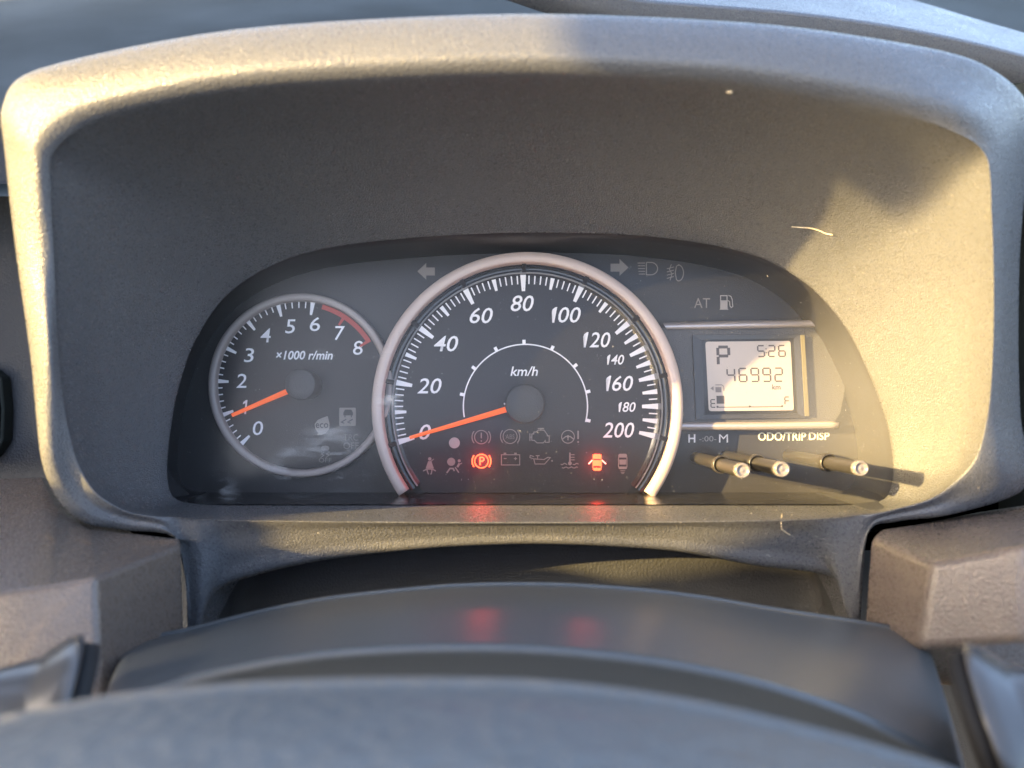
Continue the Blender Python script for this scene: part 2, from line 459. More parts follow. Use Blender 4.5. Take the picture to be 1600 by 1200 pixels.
for (o, r2, r4, kind) in ST:
    P0 = at(o[0], o[1], YO + .004); P1 = at(o[0], o[1], YO)
    P3 = at(*r2); Y2 = r2[2]
    a = P1.lerp(P3, .33); b = P1.lerp(P3, .7)
    if kind == 'l':
        # the inner wall bellies outward a little
        cen = Vector((0.0, 0, 0.01))
        for q, amt in ((a, .0025), (b, .003)):
            d = Vector((q.x, 0, q.z)) - cen; q += d.normalized() * amt
        mid = ((r2[0] * .62 + r4[0] * .38), (r2[1] * .62 + r4[1] * .38))
        mid2 = ((r2[0] * .25 + r4[0] * .75), (r2[1] * .25 + r4[1] * .75))
        small = abs(r2[0] - r4[0]) + abs(r2[1] - r4[1]) < 75
        c = .004 if small else .0058
        if r2[1] > 600: c = .004 * max(0.15, (790 - r2[1]) / 190)
        P3b = at(r2[0] * .93 + r4[0] * .07, r2[1] * .93 + r4[1] * .07, Y2 - .0028)
        P4 = at(*mid, Y2 - c); P4b = at(*mid2, Y2 - c * .62)
        P5 = at(*r4, Y2 + .003)
        if r2[0] > 1480 and r2[1] > 200:      # the right side of the rim falls away from its inner edge
            f_ = min(1, (r2[1] - 200) / 60)
            P3b.y = Y2 - .0022; P4 = at(*mid, Y2 - c + (c + .0005) * f_); P4b = at(*mid2, Y2 + .007 * f_); P5 = at(*r4, Y2 + .016 * f_ + .002)
        elif r2[1] < 240:                     # soft inner roll along the top
            P3 = P3.lerp(b, .06); P3b = at(r2[0] * .86 + r4[0] * .14, r2[1] * .86 + r4[1] * .14, Y2 - .0034)
        P6 = P5 + Vector((0, .02, 0)) ; P7 = P5 + Vector((0, .085, -.006 if r4[1] < 300 else 0))
        col = [P0, P1, a, b, P3, P3b, P4, P4b, P5, P6, P7]
    else:
        P3b = at(r2[0], r2[1] + 3, Y2 - .0006)
        h = r4[1] - r2[1]
        P4 = at(r2[0] + (r4[0] - r2[0]) * .25, r2[1] + h * .25, Y2 - .0008)
        P4b = at(r2[0] + (r4[0] - r2[0]) * .7, r2[1] + h * .7, Y2 - .0002)
        P4.y += .001; P4b.y += .0062; P4.y += .0024
        P5 = at(r4[0], r4[1], Y2 + (.009 if kind == 'b' else .005))
        if kind == 'd': P4.y -= .001; P4b.y -= .0028
        if kind == 'b':
            P6 = P5 + Vector((0, .026, .0005)); P7 = at(r4[0], 1040, .318)
        else:
            P6 = P5 + Vector((0, .004, -.004)); P7 = P5 + Vector((0, .03, -.01))
        col = [P0, P1, a, b, P3, P3b, P4, P4b, P5, P6, P7]
    cols.append(col)
NS = len(cols[0])
ringsets = [refine([c[i] for c in cols], 6, True, 0.42) for i in range(NS)]
fine = [refine([ringsets[i][j] for i in range(NS)], 4, False, 0.36) for j in range(len(ringsets[0]))]
rows = [[fine[j][i] for j in range(len(fine))] for i in range(len(fine[0]))]
lin = MB(); lin.grid(rows[36:], True, True); lin.build('recess_shade', 'dash_dark', dash, label='recess under the cluster, its shade painted dark')  # shade of the recess put into a darker colour than the hood
mb = MB(); mb.grid(rows[:37], True, True)
hood = mb.build('instrument_hood', 'dash', dash)
hood_bvh = BVHTree.FromPolygons([tuple(v) for v in mb.v], mb.f)

# body panels round and behind the hood
mb = MB()
bw = [[at(x, y, .345) for x in (-900, -300, 0, 200)] for y in (178, 300, 400, 600, 800, 1000, 1500)]
mb.grid(bw)
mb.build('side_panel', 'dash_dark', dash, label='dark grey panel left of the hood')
mb = MB()
mb.grid([[at(x, y, Y) for x, Y in ((1560, .34), (1640, .30), (1900, .27), (2600, .27))] for y in (130, 300, 600, 760, 1000, 1500)])
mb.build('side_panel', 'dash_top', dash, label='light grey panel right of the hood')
mb = MB()
mb.grid([[at(x, y, .347) for x in (150, 600, 1000, 1560, 1800)] for y in (860, 1000, 1500)])
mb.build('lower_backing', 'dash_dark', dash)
# the top of the dashboard rising to the windscreen
mb = MB()
prof = [(.30, .075), (.36, .098), (.45, .15), (.55, .225), (.66, .31), (.80, .41), (1.0, .53)]
pr = refine([Vector((0, a, b)) for a, b in prof], 4)
mb.grid([[Vector((x, p.y, p.z)) for x in (-1.2, -.6, -.3, 0, .3, .6, 1.2)] for p in pr])
mb.build('dash_top', 'dash_top', dash)
# raised brow on the right of the dash top
mb = MB()
e = refine([Vector((x, y, 0)) for x, y in ((300, -260), (600, -130), (820, -50), (960, -8), (1100, 6), (1200, 14), (1300, 25), (1400, 40), (1500, 60), (1600, 85), (1750, 130), (2000, 200))], 4)
r0 = [at(p.x, p.y + 60, .46) for p in e]; r1 = [at(p.x, p.y + 6, .44) for p in e]; r2 = [at(p.x, p.y, .443) for p in e]
r3 = [at(p.x, p.y, .443) + Vector((0, .05, .030)) for p in e]; r4 = [at(p.x, p.y, .443) + Vector((0, .12, .085)) for p in e]
mb.grid([r0, r1, r2, r3, r4])
mb.build('dash_brow', 'dash', dash)

# brown trim panels
mb = MB()
T = [at(-400, 760, .30), at(66, 745, .288), at(90, 794, .274), at(140, 826, .266), at(281, 843, .2615)]
Fc = [at(-400, 935, .215), at(0, 927, .213), at(80, 916, .214), at(150, 902, .217), at(283, 852, .257)]
B = [at(-400, 1100, .208), at(0, 1100, .206), at(80, 1100, .207), at(158, 1100, .21), at(291, 1100, .25)]
mb.grid([T, Fc, B], True)
bk = [p * 1.12 + Vector((-.005, 0, 0)) for p in (T[-1], Fc[-1], B[-1])]
mb.grid([[T[-1], Fc[-1], B[-1]], bk], True)
tb = [p + Vector((0, .03, -.006)) for p in T]
mb.grid([T, tb], True)
mb.build('brown_trim_panel', 'brown', dash, label='brown trim panel left of the column', bevel=(.0016, 4))
mb = MB()
T = [at(1378, 828, .263), at(1480, 814, .27), at(1600, 790, .285), at(2000, 740, .29)]
Fc = [at(1361, 838, .2585), at(1456, 880, .226), at(1600, 852, .213), at(2000, 800, .205)]
B = [at(1349, 1010, .255), at(1436, 1012, .226), at(1600, 1003, .212), at(2000, 930, .205)]
mb.add([T[0], T[1], T[2], T[3], Fc[0], Fc[1], Fc[2], Fc[3], B[0], B[1], B[2], B[3]],
       [[0, 1, 5, 4], [1, 2, 6, 5], [2, 3, 7, 6], [4, 5, 9, 8], [5, 6, 10, 9], [6, 7, 11, 10]], True)
bk = [p * 1.12 + Vector((.005, 0, 0)) for p in (T[0], Fc[0], B[0])]
mb.grid([[T[0], Fc[0], B[0]], bk], True)
tb = [p + Vector((0, .03, -.006)) for p in T]
mb.grid([T, tb], True)
bb = [p * 1.2 + Vector((.01, 0, -.012)) for p in B]
mb.grid([B, bb], True)
mb.build('brown_trim_panel', 'brown', dash, label='brown trim panel right of the column', bevel=(.0022, 4))
mb = MB()
mb.grid([[at(x, y, Y) for x in (1538, 1650, 2000)] for y, Y in ((960, .262), (1030, .25), (1100, .235), (1400, .22))])
mb.build('vinyl_panel', 'leather', dash, label='pale grained vinyl below the right trim')
# round vent at the left edge
v = thing('air_vent', 'dark air vent edge just in view at the far left of the dash', 'air vent')
mb = MB()
vp = [(-160, 560), (-20, 572), (2, 590), (6, 640), (4, 690), (-14, 716), (-160, 730)]
mb.prism([at(x, y, .338) for x, y in vp], .006); mb.build('frame', 'dash_top', v, bevel=(.0012, 3))
mb = MB(); mb.prism([at(-40 + (x + 40) * .9 - 2, 645 + (y - 645) * .86, .3370) for x, y in vp], .004); mb.build('opening', 'gloss_black', v)

# ------------------------------------------------------------------ instrument cluster
cl = thing('instrument_cluster', 'black instrument cluster with tachometer, large speedometer and small display behind a clear lens', 'instrument cluster')
op = refine([at(o[0], o[1], YO + .002) for (o, a, b, k) in ST], 6, True, .42)
mb = MB()
def wide(p, t, y):     # the housing widens behind the opening
    kx = 1 + t * (.105 if p.x < 0 else .03)
    return Vector((p.x * kx, y, p.z))
def out(p, d):
    q = Vector((p.x, 0, p.z)).normalized() * d
    return p + q
r = [[out(Vector((p.x, YO + .0022, p.z)), .0012) for p in op], [wide(p, .25, YO + .0035) for p in op], [wide(p, .8, .330) for p in op], [wide(p, 1, .345) for p in op], [wide(p, 1.0, D) for p in op]]
mb.grid(r, True, True)
mb.build('housing', 'housing', cl)
mb = MB()
zf = at(0, 790, YO).z + .0003
mb.add([(-.128, YO + .001, zf), (.128, YO + .001, zf), (.134, D, zf), (-.14, D, zf)], [(0, 1, 2, 3)])
mb.build('housing_floor', 'floor_gloss', cl)
mb = MB()
cen = Vector((0.0, D, 0.0))
pl = [wide(p, 1.0, D - .0001) for p in op]
N = len(pl)
rr = [[cen.lerp(p, t) for p in pl] for t in (1.0, .6, .2)]
mb.grid(rr, False, True); mb.add(rr[-1], [list(range(N))])
face = mb.build('face_plate', 'face', cl)

def pxw(r, Y=D): return r * Y / F

# ---- speedometer
SX, SY = 822.0, 636.0
YD = .3565
c = at(SX, SY, YD)
def sp_r(rpx, Y): return rpx * Y / F
sp = MB()
# dial disc, its lower part cut where it meets the housing floor
floor_z = at(0, 790, YO).z + .0003
def clip_disc(cx, cz, r, y, zmin, n=120):
    pts = []
    for k in range(n):
        a = 2 * math.pi * k / n
        x, z = cx + r * math.cos(a), cz + r * math.sin(a)
        pts.append(Vector((x, y, max(z, zmin))))
    return pts
dp = clip_disc(c.x, c.z, sp_r(207, YD), YD, floor_z + .0002)
sp.prism(dp, .0034)
speed = sp.build('speedometer', 'dial', cl, label='large central speedometer marked 0 to 200 km/h')
A0, A1 = -35.5, 214.5
mb = MB()
cc = at(824, 637, .345)
w = lambda r, Y: r * Y / F
prof = [(w(244, .345) , .3595), (w(244, .345), .3458), (w(243.2, .345), .3450), (w(242.6, .345), .3446), (w(228.8, .345), .3446), (w(227.4, .345), .3451), (w(227, .345), .350)]
mb.lathe(cc.x, cc.z, prof, A0, A1, 140)
for ang in (A0, A1):     # close the cut ends
    q = [Vector((cc.x + r_ * math.cos(R(ang)), y_, cc.z + r_ * math.sin(R(ang)))) for r_, y_ in prof]
    mb.add(q, [list(range(len(q)))])
mb.build('bezel_ring', 'ring', speed)
mb = MB()
prof = [(w(228.5, .345), .3495), (w(226, .35), .3545), (w(217, .352), .3562), (w(214, .352), .3552)]
mb.lathe(cc.x, cc.z, prof, A0 - 1, A1 + 1, 120)
mb.build('channel', 'chan', speed)
mb = MB()
prof = [(w(214.5, .352), .3553), (w(213.6, .352), .3547), (w(212.6, .352), .3547), (w(211.6, .352), .3555)]
mb.lathe(cc.x, cc.z, prof, A0 - 1, A1 + 1, 120)
mb.build('channel_rim', 'ridge', speed)
mb = MB()
prof = [(w(212, .352), .3553), (w(207, .3545), .3560), (w(203, YD), YD - .00005)]
mb.lathe(c.x, c.z, prof, A0 - 1, A1 + 1, 120)
mb.build('inner_cone', 'chan', speed)

def spd_angle(v): return 195.3 - v * 1.3 if v <= 120 else 39.3 - (v - 120) * .65
def ray_mesh(name, mat, r0, r1, w0, w1, y0=-.00035, y1=-.00035):
    me = bpy.data.meshes.new(name)
    me.from_pydata([(r0, y0, -w0 / 2), (r1, y1, -w1 / 2), (r1, y1, w1 / 2), (r0, y0, w0 / 2)], [], [(0, 1, 2, 3)])
    me.materials.append(M[mat]); return me
u = YD / F
mj = ray_mesh('major_tick', 'print', 181 * u, 206 * u, 5.2 * u, 9.0 * u, -.0003, -.0007)
mjo = ray_mesh('tick_extension', 'smoke_print', 206.2 * u, 211.5 * u, 9.0 * u, 9.6 * u, -.0009, -.0014)
md = ray_mesh('medium_tick', 'print', 187 * u, 205 * u, 4.0 * u, 6.6 * u, -.0003, -.0007)
mdh = ray_mesh('medium_tick_high', 'print', 183 * u, 206 * u, 4.2 * u, 8.0 * u, -.0003, -.0007)
mn = ray_mesh('minor_tick', 'print', 192 * u, 205 * u, 1.9 * u, 2.1 * u, -.0003, -.0006)
def put(me, name, ang, parent, centre):
    o = bpy.data.objects.new(name, me); C.objects.link(o); o.parent = parent
    o.location = centre; o.rotation_euler = (0, -R(ang), 0)
    return o
for vv in range(0, 201, 1):
    a = spd_angle(vv)
    if vv % 20 == 0:
        put(mj, 'major_tick', a, speed, c)
        put(mjo, 'tick_extension', a, speed, c)
    elif vv % 10 == 0: put(md if vv < 120 else mdh, 'medium_tick', a, speed, c)
    elif vv < 120 and vv % 2 == 0: put(mn, 'minor_tick', a, speed, c)
    elif vv > 120 and vv % 5 == 0: put(mn, 'minor_tick', a, speed, c)
nb = bpy.data.meshes.new('notch')
b0, b1, hw = w(213, .352), w(228, .346), .00045
nb.from_pydata([(b0, .3548 - YD, -hw), (b1, .3470 - YD, -hw), (b1, .3470 - YD, hw), (b0, .3548 - YD, hw), (b0, .357 - YD, -hw), (b1, .357 - YD, -hw), (b1, .357 - YD, hw), (b0, .357 - YD, hw)], [],
              [(0, 1, 2, 3), (0, 4, 5, 1), (3, 2, 6, 7)])
nb.materials.append(M['seam'])
for vv in (0, 20, 40, 60, 80, 100, 120, 160, 200):
    for s_ in (-.8, .8): put(nb, 'notch', spd_angle(vv) + s_ * .55, speed, Vector((cc.x, YD, cc.z)))

YP = YD - .0003
ar = MB()
ar.arc(SX - 1, SY - 1, 97, 190, -14.5, 2.0, YP, 90)
ar.build('inner_arc', 'print', speed)
im = ray_mesh('inner_tick', 'print', 96 * u, 104 * u, 5 * u, 5 * u)
for vv in (20, 40, 60, 80, 100, 120, 160, 200): put(im, 'inner_tick', spd_angle(vv), speed, at(SX - 1, SY - 1, YD))
for s_, x, y, h, wd in (('0', 664, 675, 24, 18.5), ('20', 671, 603, 24, 38), ('40', 697, 537, 24.5, 38), ('60', 752, 493, 24.5, 36), ('80', 816, 474, 25, 36),
                    ('100', 883, 492, 24.5, 49), ('120', 931, 531, 24, 45.5), ('140', 961, 562, 15.5, 28.5), ('160', 966.5, 599, 24, 45.5), ('180', 979, 636, 15.5, 28.5), ('200', 966.5, 672, 24, 49)):
    numeral(s_, x, y, h, YP, 'print', speed, wd, .22, .006 if h > 20 else .010)
text('km/h', 819, 580, 15, YP, 'unit_text', 'print', speed, 43, .2, .012)
def needle(px, py, tipx, tipy, Yn, w0, w1, parent, back=0):
    a = Vector((px, py)); b = Vector((tipx, tipy)); d = (b - a).normalized(); n_ = Vector((-d.y, d.x))
    q = [a + n_ * w0 / 2, b + n_ * w1 / 2, b - n_ * w1 / 2, a - n_ * w0 / 2]
    mb = MB()
    f = [at(p.x, p.y, Yn) for p in q]
    ridge = [at(a.x, a.y, Yn - .0006), at(b.x, b.y, Yn - .0002)]
    bk = [p + Vector((0, .0008, 0)) for p in f]
    mb.add(f + ridge + bk, [(0, 1, 5, 4), (4, 5, 2, 3), (0, 6, 7, 1), (3, 2, 8, 9), (1, 7, 8, 2), (1, 2, 5)])
    return mb.build('needle', 'needle', parent)
needle(800, 637, 640, 684, .3515, 9.2, 5.2, speed)
def cap(px, py, rpx, Yf, parent):
    mb = MB(); p = at(px, py, Yf); r_ = rpx * Yf / F
    mb.lathe(p.x, p.z, [(r_ * .96, D - .003), (r_, Yf + .001), (r_ * .97, Yf + .0002), (r_ * .93, Yf), (r_ * .5, Yf - .0001), (0.00001, Yf - .0001)], n=48)
    return mb.build('needle_cap', 'cap', parent)
cap(820, 631, 31, .348, speed)
mb = MB(); p = at(788.5, 631, .349); mb.lathe(p.x, p.z, [(.0004, .3495), (.0004, .3486), (.00001, .3484)], n=10); mb.build('cap_pin', 'print', speed)

# ---- tachometer
TX, TY = 468.5, 602.0
YT = .3580
tc_ = at(TX, TY, YT)
mb = MB(); mb.prism(clip_disc(tc_.x, tc_.z, 134 * YT / F, YT, -9), .0018)
tach = mb.build('tachometer', 'dial', cl, label='small tachometer marked 0 to 8 at the left')
mb = MB(); tcc = at(468.5, 602, .3545)
w2 = .3545 / F
mb.lathe(tcc.x, tcc.z, [(144.5 * w2, .3598), (144.5 * w2, .3555), (143.4 * w2, .3549), (142 * w2, .3545), (134.0 * w2, .3545), (132.6 * w2, .3558), (132 * w2, .3582)], n=140)
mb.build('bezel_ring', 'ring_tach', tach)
def t_ang(v): return 225.2 - v * 24.05
ut = YT / F
tmj = ray_mesh('major_tick', 'print', 111 * ut, 131 * ut, 3.6 * ut, 7.2 * ut)
tmjr = ray_mesh('red_tick', 'redprint', 112 * ut, 131 * ut, 3.4 * ut, 5.6 * ut)
tmn = ray_mesh('minor_tick', 'print', 120.5 * ut, 131 * ut, 1.8 * ut, 2.0 * ut)
for i in range(0, 41):
    v = i / 5
    if i % 5 == 0: put(tmj if v < 6.5 else tmjr, 'major_tick', t_ang(v), tach, tc_)
    elif v < 6.2: put(tmn, 'minor_tick', t_ang(v), tach, tc_)
mb = MB(); mb.arc(TX, TY, 127.5, t_ang(6.28), t_ang(7.98), 7.5, YT - .00025, 30); mb.build('red_zone', 'redprint', tach)
YTP = YT - .0003
for s_, x, y in (('0', 403, 669), ('1', 382, 636), ('2', 377, 595), ('3', 389, 555), ('4', 415, 524), ('5', 453.5, 510), ('6', 492, 506.5), ('7', 531, 520.5), ('8', 559.5, 543.5)):
    numeral(s_, x, y, 22, YTP, 'print', tach, 9.5 if s_ == '1' else 16, .12, .003)
text('×1000 r/min', 475.5, 555, 14, YTP, 'unit_text', 'print', tach, 89, .22, .02)
needle(452, 610, 362, 649, .354, 8.5, 5.5, tach)
cap(468.5, 600.5, 24.5, .345, tach)

# ---- symbols
def sym(name, mat, parent, fn, label=None):
    mb = MB(); fn(mb); return mb.build(name, mat, parent, label, fix=False)
YS = YD - .0004; YF = D - .0003
def warn(name, mat, fn, label): return sym(name, mat, speed, fn, label)
warn('light_sensor', 'dotprint', lambda m: m.disc(710, 692, 8.6, YS), 'plain round pale dot')
def f(m):
    m.circle(752, 683, 10.5, 1.4, YS); m.arc(752, 683, 14.5, 140, 220, 1.5, YS); m.arc(752, 683, 14.5, 40, -40, 1.5, YS)
    m.ribbon([(752, 676), (752, 685)], 1.8, YS); m.disc(752, 689, 1.2, YS, 10)
warn('brake_warning_symbol', 'dimprint', f, 'circled exclamation mark')
def f(m):
    m.circle(797, 682, 11, 1.3, YS); m.arc(797, 682, 15, 140, 220, 1.5, YS); m.arc(797, 682, 15, 40, -40, 1.5, YS)
warn('abs_symbol', 'dimprint', f, 'circled ABS')
text('ABS', 797, 682.3, 7.5, YS, 'abs_text', 'fainter', speed, 14)
def f(m):
    m.ribbon([(834, 675), (838, 675), (841, 672), (850, 672), (853, 676), (855, 679), (855, 681), (858, 681), (858, 691), (855, 691), (852, 691), (852, 688), (849, 692), (839, 692), (835, 688), (831, 688), (831, 678), (834, 678)], 1.3, YS, True)
    m.ribbon([(828, 677), (828, 689)], 1.4, YS); m.ribbon([(828, 683), (831, 683)], 1.3, YS)
    m.ribbon([(840, 669.5), (850, 669.5)], 1.5, YS); m.ribbon([(845, 669.5), (845, 672)], 1.5, YS)
warn('engine_symbol', 'dimprint', f, 'engine outline')
def f(m):
    m.circle(887.5, 682.5, 10, 1.3, YS); m.ribbon([(879, 686), (884, 682), (891, 682), (896, 686)], 1.6, YS); m.disc(887.5, 682, 2.2, YS, 10)
    m.ribbon([(887.5, 683), (887.5, 688)], 1.5, YS)
    m.ribbon([(903.3, 673), (903.3, 686)], 2.4, YS); m.disc(903.3, 690.5, 1.4, YS, 10)
warn('steering_symbol', 'dimprint', f, 'steering wheel and exclamation mark')
def f(m):
    m.disc(671.5, 717, 2.7, YS, 14); m.poly([(669, 720.5), (674, 720.5), (678, 732), (665, 732)], YS)
    m.ribbon([(661, 736), (667, 733), (676, 733), (681, 736)], 1.8, YS); m.ribbon([(667, 734), (669, 740), (670, 741)], 1.8, YS); m.ribbon([(675, 734), (674, 740), (672.5, 741)], 1.8, YS)
    m.ribbon([(672, 722), (678, 717)], 1.1, YS)
warn('seat_belt_symbol', 'dimprint', f, 'seated figure with belt')
def f(m):
    m.disc(705, 721.5, 6.4, YS, 20); m.ribbon([(698, 739), (703, 732), (708, 732), (710, 736)], 2.4, YS); m.disc(717.5, 720, 2.4, YS, 12)
    m.ribbon([(714.5, 730), (718, 724)], 3.4, YS); m.ribbon([(711, 730), (717, 738.5)], 2.0, YS); m.ribbon([(719, 725), (722, 723.5)], 1.4, YS)
warn('airbag_symbol', 'dimprint', f, 'figure facing an inflated airbag')
def f(m):
    m.circle(752.3, 720.5, 10.6, 1.9, YS); m.arc(752.3, 720.5, 14.6, 142, 218, 2.0, YS); m.arc(752.3, 720.5, 14.6, 38, -38, 2.0, YS)
    m.ribbon([(750, 727), (750, 714.5), (754, 714.5), (756, 716.3), (756, 718.7), (754, 720.5), (750, 720.5)], 2.2, YS)
warn('parking_brake_symbol', 'lit', f, 'lit red circled letter P')
def f(m):
    m.ribbon([(783.5, 710.5), (812, 710.5), (812, 726.5), (783.5, 726.5)], 1.4, YS, True)
    m.ribbon([(787, 708.5), (791, 708.5)], 2.4, YS); m.ribbon([(803.5, 708.5), (807.5, 708.5)], 2.4, YS)
    m.ribbon([(787, 716.5), (791.5, 716.5)], 1.3, YS); m.ribbon([(803, 716.5), (808, 716.5)], 1.3, YS); m.ribbon([(805.5, 714), (805.5, 719)], 1.3, YS)
warn('battery_symbol', 'dimprint', f, 'battery outline')
def f(m):
    m.ribbon([(834, 717), (836, 725), (851, 725), (860, 715), (856, 714.5), (850, 718), (834, 717), (828, 715), (828.5, 711.5), (834.5, 713.5)], 1.3, YS)
    m.ribbon([(840, 716.5), (840, 712.5)], 1.3, YS); m.ribbon([(837, 712), (843, 712)], 1.3, YS); m.disc(862.5, 720, 1.3, YS, 8)
warn('oil_symbol', 'dimprint', f, 'oil can')
def f(m):
    m.ribbon([(890.5, 707), (890.5, 722)], 2.4, YS); m.disc(890.5, 724, 3, YS, 12)
    for y in (710.5, 714.5, 718.5): m.ribbon([(891.5, y), (898, y)], 1.3, YS)
    for y, x0, x1 in ((725, 876, 886), (725, 895, 904), (730.5, 878, 903)):
        k = 10; m.ribbon([(x0 + (x1 - x0) * i / k, y + 1.1 * math.sin(i / k * (x1 - x0) * .75)) for i in range(k + 1)], 1.3, YS)
warn('coolant_symbol', 'dimprint', f, 'thermometer in waves')
def f(m):
    m.poly([(926, 711), (928, 709.5), (938, 709.5), (940, 711), (939.5, 717), (926.5, 717)], YS)
    m.poly([(926.5, 719), (939.5, 719), (939, 728), (927, 728)], YS)
    m.poly([(926.5, 731), (939.5, 731), (939.5, 734), (937, 735.5), (929, 735.5), (926.5, 734)], YS)
    m.ribbon([(926.6, 717), (926.6, 731)], 1.4, YS); m.ribbon([(939.4, 717), (939.4, 731)], 1.4, YS)
warn('door_open_symbol', 'lit', f, 'lit red car seen from above with both doors open')
warn('door_open_symbol', 'litpink', lambda m: (m.ribbon([(925.5, 719), (919.5, 725)], 2, YS), m.ribbon([(940.5, 719), (947, 725)], 2, YS)), 'lit open door strokes')
def f(m):
    m.poly([(966, 711), (968, 709), (978, 709), (980, 711), (979.5, 715), (966.5, 715)], YS); m.poly([(967.5, 718), (978.5, 718), (978, 726), (968, 726)], YS)
    m.poly([(966.5, 729), (979.5, 729), (979.5, 732), (978, 733), (968, 733), (966.5, 732)], YS)
    m.ribbon([(966.4, 714), (966.4, 730)], 1.3, YS); m.ribbon([(979.6, 714), (979.6, 730)], 1.3, YS)
    for y, hw_ in ((735.5, 4), (738, 3), (740, 2)): m.ribbon([(973 - hw_, y), (973 + hw_, y)], .9, YS)
warn('car_symbol', 'dimprint', f, 'car seen from above with lines behind it')

def fs(name, mat, fn, label): return sym(name, mat, face, fn, label)
fs('turn_arrow', 'dimprint', lambda m: m.poly([(652, 424), (666, 411), (666, 418), (679.5, 418), (679.5, 430.5), (666, 430.5), (666, 437)], YF), 'left turn arrow')
fs('turn_arrow', 'dimprint', lambda m: m.poly([(982, 418), (968, 404.5), (968, 412), (954, 412), (954, 424.5), (968, 424.5), (968, 431)], YF), 'right turn arrow')
def f(m):
    m.ribbon([(1010, 410), (1016, 410)] + [(1017 + 10.5 * math.sin(R(a)), 419.7 - 9.7 * math.cos(R(a))) for a in range(0, 181, 15)] + [(1010, 429.4), (1010, 410)], 1.4, YF)
    for i in range(5): m.ribbon([(996 + i * .5, 411 + i * 4.3), (1008, 411 + i * 4.3)], 1.2, YF)
fs('high_beam_symbol', 'dimprint', f, 'headlamp with straight beams')
def f(m):
    m.ribbon([(1057, 416), (1060, 414)] + [(1060 + 8 * math.sin(R(a)), 426.5 - 12.5 * math.cos(R(a))) for a in range(0, 181, 15)] + [(1057, 437), (1055, 426), (1057, 416)], 1.4, YF)
    for i in range(4): m.ribbon([(1042, 420 + i * 5), (1053, 417 + i * 5)], 1.2, YF)
    m.ribbon([(1049, 413), (1046, 421), (1050, 428), (1047, 438)], 1.2, YF)
fs('fog_lamp_symbol', 'dimprint', f, 'fog lamp with crossed beams')
text('AT', 1097, 473.5, 15.5, YF, 'gearbox_text', 'dimprint', face, 25)
def f(m):
    m.ribbon([(1126, 462), (1136, 462), (1136, 470), (1126, 470)], 1.5, YF, True); m.poly([(1125.3, 470), (1136.8, 470), (1136.8, 483), (1125.3, 483)], YF)
    m.ribbon([(1124.5, 483.3), (1138, 483.3)], 1.4, YF); m.ribbon([(1138, 461.5), (1142, 463), (1144, 468), (1145, 479), (1142.5, 480.5), (1140.5, 478), (1140, 471), (1137, 469.5)], 1.2, YF)
fs('fuel_symbol', 'dotprint', f, 'fuel pump')
YTS = YT - .0003
def f(m):
    m.poly([(512, 650), (515, 662), (514.5, 670), (509, 677), (503.5, 679.5), (495, 680), (497, 676.5), (492.5, 670), (491.5, 663), (496, 656.5), (503, 653)], YTS)
sym('eco_symbol', 'dimprint', tach, f, 'leaf shaped eco light')
text('eco', 503, 665, 7.5, YTS - .0002, 'eco_text', 'dial', tach, 20, 0, .01)
sym('slip_symbol', 'dimprint', tach, lambda m: m.poly([(531, 637), (555, 637), (556, 638), (556, 664.5), (555, 665.5), (531, 665.5), (530, 664.5), (530, 638)], YTS), 'square skid light')
def f(m):
    Y = YTS - .0002
    m.poly([(539, 640), (549, 640), (551.5, 645), (551.5, 649), (536.5, 649), (536.5, 645)], Y); m.ribbon([(539, 649), (539, 652)], 1.6, Y); m.ribbon([(549, 649), (549, 652)], 1.6, Y)
    for dx in (0, 10): m.ribbon([(541 + dx, 655), (533.5 + dx, 659.5), (538 + dx, 661.5)], 1.5, Y)
sym('skidding_car', 'dial', tach, f)
text('TRC', 548, 683.5, 10, YTS, 'traction_text', 'fainter', tach, 23); text('OFF', 548.5, 696.5, 10.5, YTS, 'traction_text', 'fainter', tach, 24)
def f(m):
    m.poly([(504, 696.5), (512, 696.5), (515, 700), (513, 704), (503, 704), (501, 700)], YTS)
    for dx in (0, 8): m.ribbon([(507 + dx, 706), (502 + dx, 709.5), (506 + dx, 711.5), (501 + dx, 715)], 1.1, YTS)
sym('slip_off_symbol', 'fainter', tach, f, 'small dim skidding car'); text('OFF', 508, 719, 7, YTS, 'slip_off_text', 'fainter', tach, 20)

# point lamps added in front of the symbols, for halos on face and floor
for i, (px, py, pw) in enumerate(((752, 721, 1.0), (933, 723, .9), (671, 728, .07), (690, 728, .04), (845, 722, .04), (985, 722, .03))):
    ld = bpy.data.lights.new('warning_lamp', 'POINT'); ld.energy = .0010 * pw; ld.color = (1, .045, .04)
    ld.shadow_soft_size = .0012 if pw > .5 else .003
    lo = bpy.data.objects.new('warning_lamp', ld); C.objects.link(lo)
    lo.parent = cl; lo.location = at(px, py, YD - (.0055 if pw > .5 else .006))

